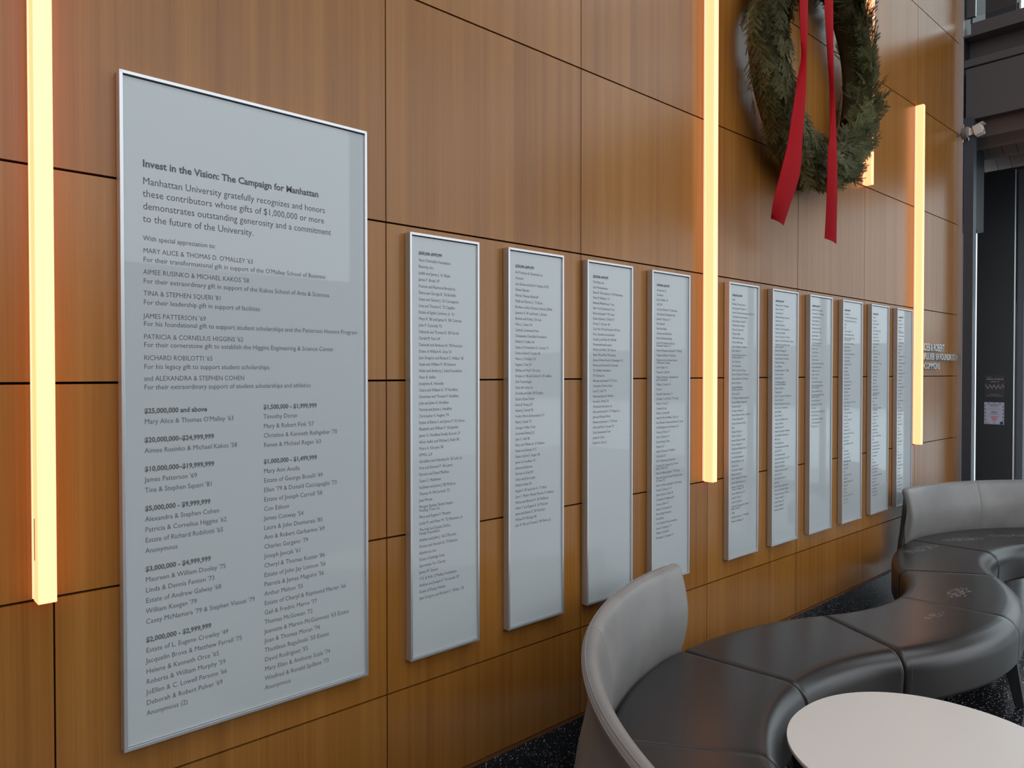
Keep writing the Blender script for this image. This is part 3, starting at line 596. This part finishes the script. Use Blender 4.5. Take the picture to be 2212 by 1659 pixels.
# ------------------------------------------------------------------ wreath and ribbon
WX, WZ, WR = 3.775, 3.385, .575
rng = random.Random(11)
def sprig(r):
    """flat fir spray along +x, needles as slim triangles; returns verts, faces, is_twig flags"""
    v, f, tw = [], [], []
    def needle(p, d, ln, w_):
        d = d.normalized(); side = d.cross(Vector((0,0,1)));
        side = side.normalized()*w_ if side.length > .01 else Vector((0,w_,0))
        n = len(v); v.extend([p-side, p+side, p+d*ln*.55+side*1.1, p+d*ln, p+d*ln*.55-side*1.1]); f.append((n,n+1,n+2,n+3,n+4)); tw.append(0)
    def stem(p0, p1, w_):
        d = (p1-p0).normalized(); side = d.cross(Vector((0,0,1))).normalized()*w_; up = Vector((0,0,w_))
        n = len(v); v.extend([p0-side, p0+up, p0+side, p1-side*.5, p1+up*.5, p1+side*.5]); f.extend([(n,n+1,n+4,n+3),(n+1,n+2,n+5,n+4),(n+2,n,n+3,n+5)]); tw.extend([1]*3)
    def branch(p0, d, ln):
        d = d.normalized(); p1 = p0 + d*ln + Vector((0,0,-.12*ln)); stem(p0, p1, .0017)
        side = d.cross(Vector((0,0,1))).normalized(); k = max(5, int(ln/.0042))
        for i in range(k):
            t = (i+.6)/k; p = p0.lerp(p1, t); nl = .017*(1-.45*t)*(.85+r.random()*.3)
            for s_ in (-1, 1):
                needle(p, d*(.55+.4*t) + side*s_ + Vector((0,0,.35*r.uniform(-.3,1))), nl, .0009)
            if i % 2 == 0: needle(p, d*.9 + Vector((0,0,.8)) + side*r.uniform(-.4,.4), nl*.9, .0009)
        needle(p1, d, .012, .0009)
    L_ = r.uniform(.13, .19)
    branch(Vector((0,0,0)), Vector((1,0,0)), L_)
    for i in range(r.choice((3,4,5))):
        t = .18 + i*.19
        for s_ in (-1, 1):
            if r.random() < .9: branch(Vector((L_*t, 0, -.12*L_*t)), Vector((1, s_*r.uniform(.7,1.0), r.uniform(-.1,.25))), L_*(.50-.34*t)*r.uniform(.8,1.2))
    return [tuple(a) for a in v], f, tw
tpl = [sprig(rng) for _ in range(7)]
V, F, TW, TN = [], [], [], []
NS = 1050
for i in range(NS):
    th = 2*PI*(i + rng.random())/NS
    ph = rng.uniform(0, 2*PI); rt = .135*math.sqrt(rng.uniform(.25, 1))
    ph = rng.uniform(-PI*.95, PI*.15) if rng.random() < .8 else ph   # more sprigs on the room side
    rad = Vector((math.cos(th), 0, math.sin(th))); fr = Vector((0,-1,0)); tan = Vector((-math.sin(th), 0, math.cos(th)))
    nrm = rad*math.cos(ph)*1.0 + fr*(-math.sin(ph))*.95
    p = Vector((0, -.135, 0)) + rad*WR + nrm*rt
    d = (tan*1.0 + nrm*rng.uniform(.05, .55) + Vector((0,0,-.35)) + Vector([rng.uniform(-.28,.28) for _ in range(3)])).normalized()
    up = (nrm + Vector([rng.uniform(-.4,.4) for _ in range(3)])); sd = up.cross(d).normalized(); up = d.cross(sd)
    k = rng.uniform(.7, 1.05); tv, tf, tt = tpl[i % 7]; p = p - d*.07
    n = len(V)
    V += [tuple(p + d*(a[0]*k) + sd*(a[1]*k) + up*(a[2]*k)) for a in tv]; F += [tuple(x+n for x in fc) for fc in tf]
    tone = min(.88, max(.05, rng.gauss(.42, .2))); tone = 1.0 if rng.random() < .012 else tone
    TN += [1.0 if w_ else tone for w_ in tt]
wr = thing('wreath', 'large round fir wreath hung high on the wood wall', 'wreath', (WX, 0, WZ))
V2 = []
for (x, y, z) in V: V2.append((x, min(y, -.012), z))
me = bpy.data.meshes.new('foliage'); me.from_pydata(V2, [], F); me.materials.append(M['fir'])
a_ = me.attributes.new('tone', 'FLOAT', 'FACE'); a_.data.foreach_set('value', TN); me.update(); link('foliage', me, wr)
q = MB(); q.tube([(WR*math.cos(2*PI*k/64), -.13, WR*math.sin(2*PI*k/64)) for k in range(65)], .085, 12); q.build('ring_core', M['twig'], wr, smooth=60)
# ribbon
rb = thing('ribbon', 'red velvet ribbon hanging in two long tails over the fir wreath', 'ribbon', (3.66, -.30, 4.12))
def tail(pts):
    """pts: (xl, yl, xr, yr, z) absolute"""
    q = MB(); rings = []
    fine = []
    for i in range(len(pts)-1):
        for k in range(8):
            u = k/8; p0 = pts[max(i-1,0)]; p1 = pts[i]; p2 = pts[i+1]; p3 = pts[min(i+2, len(pts)-1)]
            fine.append([.5*(2*b + (c_-a)*u + (2*a-5*b+4*c_-d)*u*u + (3*b-a-3*c_+d)*u**3) for a, b, c_, d in zip(p0, p1, p2, p3)])
    fine.append(list(pts[-1]))
    for xl, yl, xr, yr, zl, zr in fine:
        ring = []
        for t in (0, .25, .5, .75, 1): ring.append((xl+(xr-xl)*t-3.66, yl+(yr-yl)*t-.008*math.sin(t*PI)+.30, zl+(zr-zl)*t-4.12))
        ring += [(x, y+.0022, z) for x, y, z in reversed(ring)]
        rings.append(ring)
    q.loft(rings); return q.build('tail', M['velvet'], rb, smooth=60)
def wp(px, py, y):     # a point seen at px,py of the photograph, at depth y in front of the wall
    cy, sy, cp, s2 = math.cos(.7444), math.sin(.7444), math.cos(-.0144), math.sin(-.0144)
    fw = Vector((sy*cp, cy*cp, s2)); rt = Vector((cy, -sy, 0)); up = rt.cross(fw)
    d = fw + rt*(px-1106)/1597 - up*(py-829.5)/1597; o_ = Vector((-0.39701, -2.08923, 1.62144)); t = (y-o_.y)/d.y
    return o_ + d*t
def tl(rows_):
    out = []
    for (xl, yl_, xr, yr_, da, db) in rows_:
        a, b = wp(xl, yl_, da), wp(xr, yr_, db); out.append((a.x, da, b.x, db, a.z, b.z))
    return out
tail(tl([(1734,-160,1750,-160,-.31,-.30), (1728,0,1746,0,-.31,-.30), (1730,80,1745,80,-.305,-.31), (1731,124,1743,124,-.30,-.32), (1722,180,1742,182,-.30,-.315), (1712,245,1738,247,-.31,-.315), (1702,310,1733,314,-.315,-.315), (1688,368,1728,376,-.315,-.31), (1672,430,1708,440,-.29,-.285), (1666,472,1693,487,-.25,-.25)]))
tail(tl([(1772,-160,1800,-160,-.31,-.31), (1781,0,1800,0,-.31,-.31), (1788,120,1801,120,-.30,-.315), (1793,200,1803,200,-.30,-.32), (1793,290,1807,296,-.315,-.315), (1789,330,1808,335,-.32,-.315), (1787,400,1809,405,-.30,-.30), (1785,460,1808,466,-.27,-.27), (1782,515,1807,527,-.24,-.24)]))
q = MB()
for s_ in (-1, 1):
    rings = []
    for k in range(17):
        t = 2*PI*k/16; x = s_*(.14 - .14*math.cos(t)); z = .08*math.sin(t) + .05
        rings.append([(x, -.05+yy, z) for yy in (0, .11)])
    q.add([p for r_ in rings for p in r_], [(2*i, 2*i+1, 2*i+3, 2*i+2) for i in range(16)])
bw = q.build('bow', M['velvet'], rb, smooth=60); sm_ = bw.modifiers.new('thick', 'SOLIDIFY'); sm_.thickness = .002

# ------------------------------------------------------------------ sensor on the steel post
sn = thing('occupancy_sensor', 'small grey and white sensor fixed to the dark steel post', 'sensor', (XE+.02, -.050, 3.665))
q = MB(); q.tube([(0,.022,0), (0,.018,0), (0,-.022,0), (0,-.028,0)], [.052,.055,.055,.048], 28); q.build('junction_box', M['grey_plastic'], sn, smooth=40)
for dz, dy in ((.063, .010), (-.064, .012), (-.058, -.030)):
    q = MB(); q.tube([(-.02, dy, dz*.8), (-.022, dy, dz*1.2)], .004, 8); q.build('lug', M['silver'], sn)
q = MB(); q.tube([(-.03, .045, -.005), (-.03, .030, -.005)], .009, 10); q.build('cable_gland', M['silver'], sn)
q = MB(); q.loft([[(-.03,-.030,-.03),(.03,-.030,-.03),(.03,-.030,.042),(-.03,-.030,.042)], [(-.012,-.066,-.018),(.012,-.066,-.018),(.012,-.066,.018),(-.012,-.066,.018)]]); q.build('bracket', M['white_plastic'], sn, bevel=.003)
q = MB(); mt = Matrix.Rotation(R(-16), 4, 'X')
q.box(-.04, .04, -.062, .0, -.042, .040); q.box(-.043, .043, -.085, -.03, .034, .042); q.box(-.036, .036, -.066, -.06, -.034, .028)
q.v = [tuple(mt @ Vector(v) + Vector((0, -.068, .0))) for v in q.v]; hd_ = q.build('sensor_head', M['white_plastic'], sn, bevel=.003)
q = MB(); q.tube([tuple(mt @ Vector((-.02, -.064, -.030)) + Vector((0,-.068,0))), tuple(mt @ Vector((-.02, -.072, -.030)) + Vector((0,-.068,0)))], .010, 14); q.build('lens', M['grey_plastic'], hd_)

# ------------------------------------------------------------------ posters on the black entry wall
def poster(label, y0, y1, z0, z1, m, name):
    t = thing(name, label, 'poster', (9.578, y0, z0)); bx('sheet', m, -.0015, 0, 0, y1-y0, 0, z1-z0, parent=t); return t, y1-y0, z1-z0
def ptext(items, name, t, m, h):
    objs = []
    o = text_items([(a, 0, 0, (s_, b, 1)) for a, _, _, s_, b, _ in items], 'tmp', t, m, 0)
    bpy.data.objects.remove(o)
    V, F = [], []
    for (txt, yc, z, size, bold, shear) in items:
        o = text_items([(txt, 0, 0, (size, bold, .92))], 'tmp', t, m, 0); vs = [v.co.copy() for v in o.data.vertices]
        if vs:
            w_ = max(v.x for v in vs); n = len(V)
            V += [(-.0019, yc + w_/2 - v.x - shear*v.z, z + v.z) for v in vs]; F += [tuple(i+n for i in p.vertices) for p in o.data.polygons]
        bpy.data.objects.remove(o)
    me = bpy.data.meshes.new(name); me.from_pydata(V, [], F); me.materials.append(m); return link(name, me, t)
t, pw, ph_ = poster('black concert poster with a row of white figures on the dark entry wall', .333, .540, 1.331, 1.600, M['poster'], 'concert_poster')
ptext([('Lessons & Carols', pw*.5, ph_*.80, .026, .0002, .25), ('DECEMBER 7, 2025', pw*.5, ph_*.70, .011, .0002, 0), ('A Christmas', pw*.78, ph_*.90, .010, 0, 0)], 'title_lettering', t, M['poster_ink'], ph_)
q = MB(); rr = random.Random(3)
for k in range(15):                              # the choir: heads and white shirt fronts
    y = pw*(.06 + .062*k); z = ph_*(.50 + .06*math.sin(k*1.9)); q.box(-.0021, -.0016, y-.0022, y+.0022, z-.016, z); q.box(-.0021, -.0016, y-.0028, y+.0028, z+.004, z+.011)
q.build('figures', M['poster_ink'], t)
q = MB(); q.box(-.002, -.0016, 0, pw*.06, ph_*.52, ph_*.72); q.build('red_edge', M['poster_red'], t)
q = MB(); q.box(-.0021, -.0016, pw*.28, pw*.72, ph_*.165, ph_*.172); q.box(-.0021, -.0016, pw*.10, pw*.92, ph_*.098, ph_*.106); q.build('footer_lines', M['poster_ink'], t)
t, pw, ph_ = poster('pale lilac flyer with navy dashed border below the black concert poster', .339, .5395, 1.026, 1.283, M['paper'], 'flyer')
ptext([('The Latin Music Festival', pw*.5, ph_*.88, .0150, .0005, 0), ('Communication', pw*.5, ph_*.82, .0145, .0005, 0)], 'title_lettering', t, M['paper_blue'], ph_)
q = MB()
for k in range(5):
    z = ph_*(.16+.16*k); q.box(-.0021, -.0016, pw*.93, pw*.965, z, z+.024); q.box(-.0021, -.0016, pw*.035, pw*.065, z-.01, z+.014)
for k in range(3):
    y = pw*(.14+.29*k); q.box(-.0021, -.0016, y, y+.026, ph_*.955, ph_*.975); q.box(-.0021, -.0016, y, y+.026, ph_*.03, ph_*.045)
q.build('dashed_border', M['paper_blue'], t)
q = MB()
for z, a, b in ((.755,.3,.72),(.725,.15,.85),(.70,.16,.85),(.66,.18,.80),(.63,.42,.6)): q.box(-.0021, -.0016, pw*a, pw*b, ph_*z, ph_*z+.0025)
q.add([(-.0018, pw*.70, ph_*.38), (-.0018, pw*.26, ph_*.38), (-.0018, pw*.48, ph_*.06)], [(0,1,2)])
q.build('pink_print', M['paper_pink'], t)
q = MB()
for z, a, b in ((.575,.38,.62),(.545,.34,.66),(.515,.36,.64),(.455,.24,.74)): q.box(-.0021, -.0016, pw*a, pw*b, ph_*z, ph_*z+.0035)
q.build('text_lines', M['paper_blue'], t)
q = MB(); q.tube([(-.0022, pw*.90, ph_*.07), (-.0016, pw*.90, ph_*.07)], .017, 20); q.build('pink_dot', M['paper_pink'], t)
q = MB(); q.tube([(-.0022, pw*.12, ph_*.07), (-.0016, pw*.12, ph_*.07)], .017, 20); q.build('navy_dot', M['paper_blue'], t)
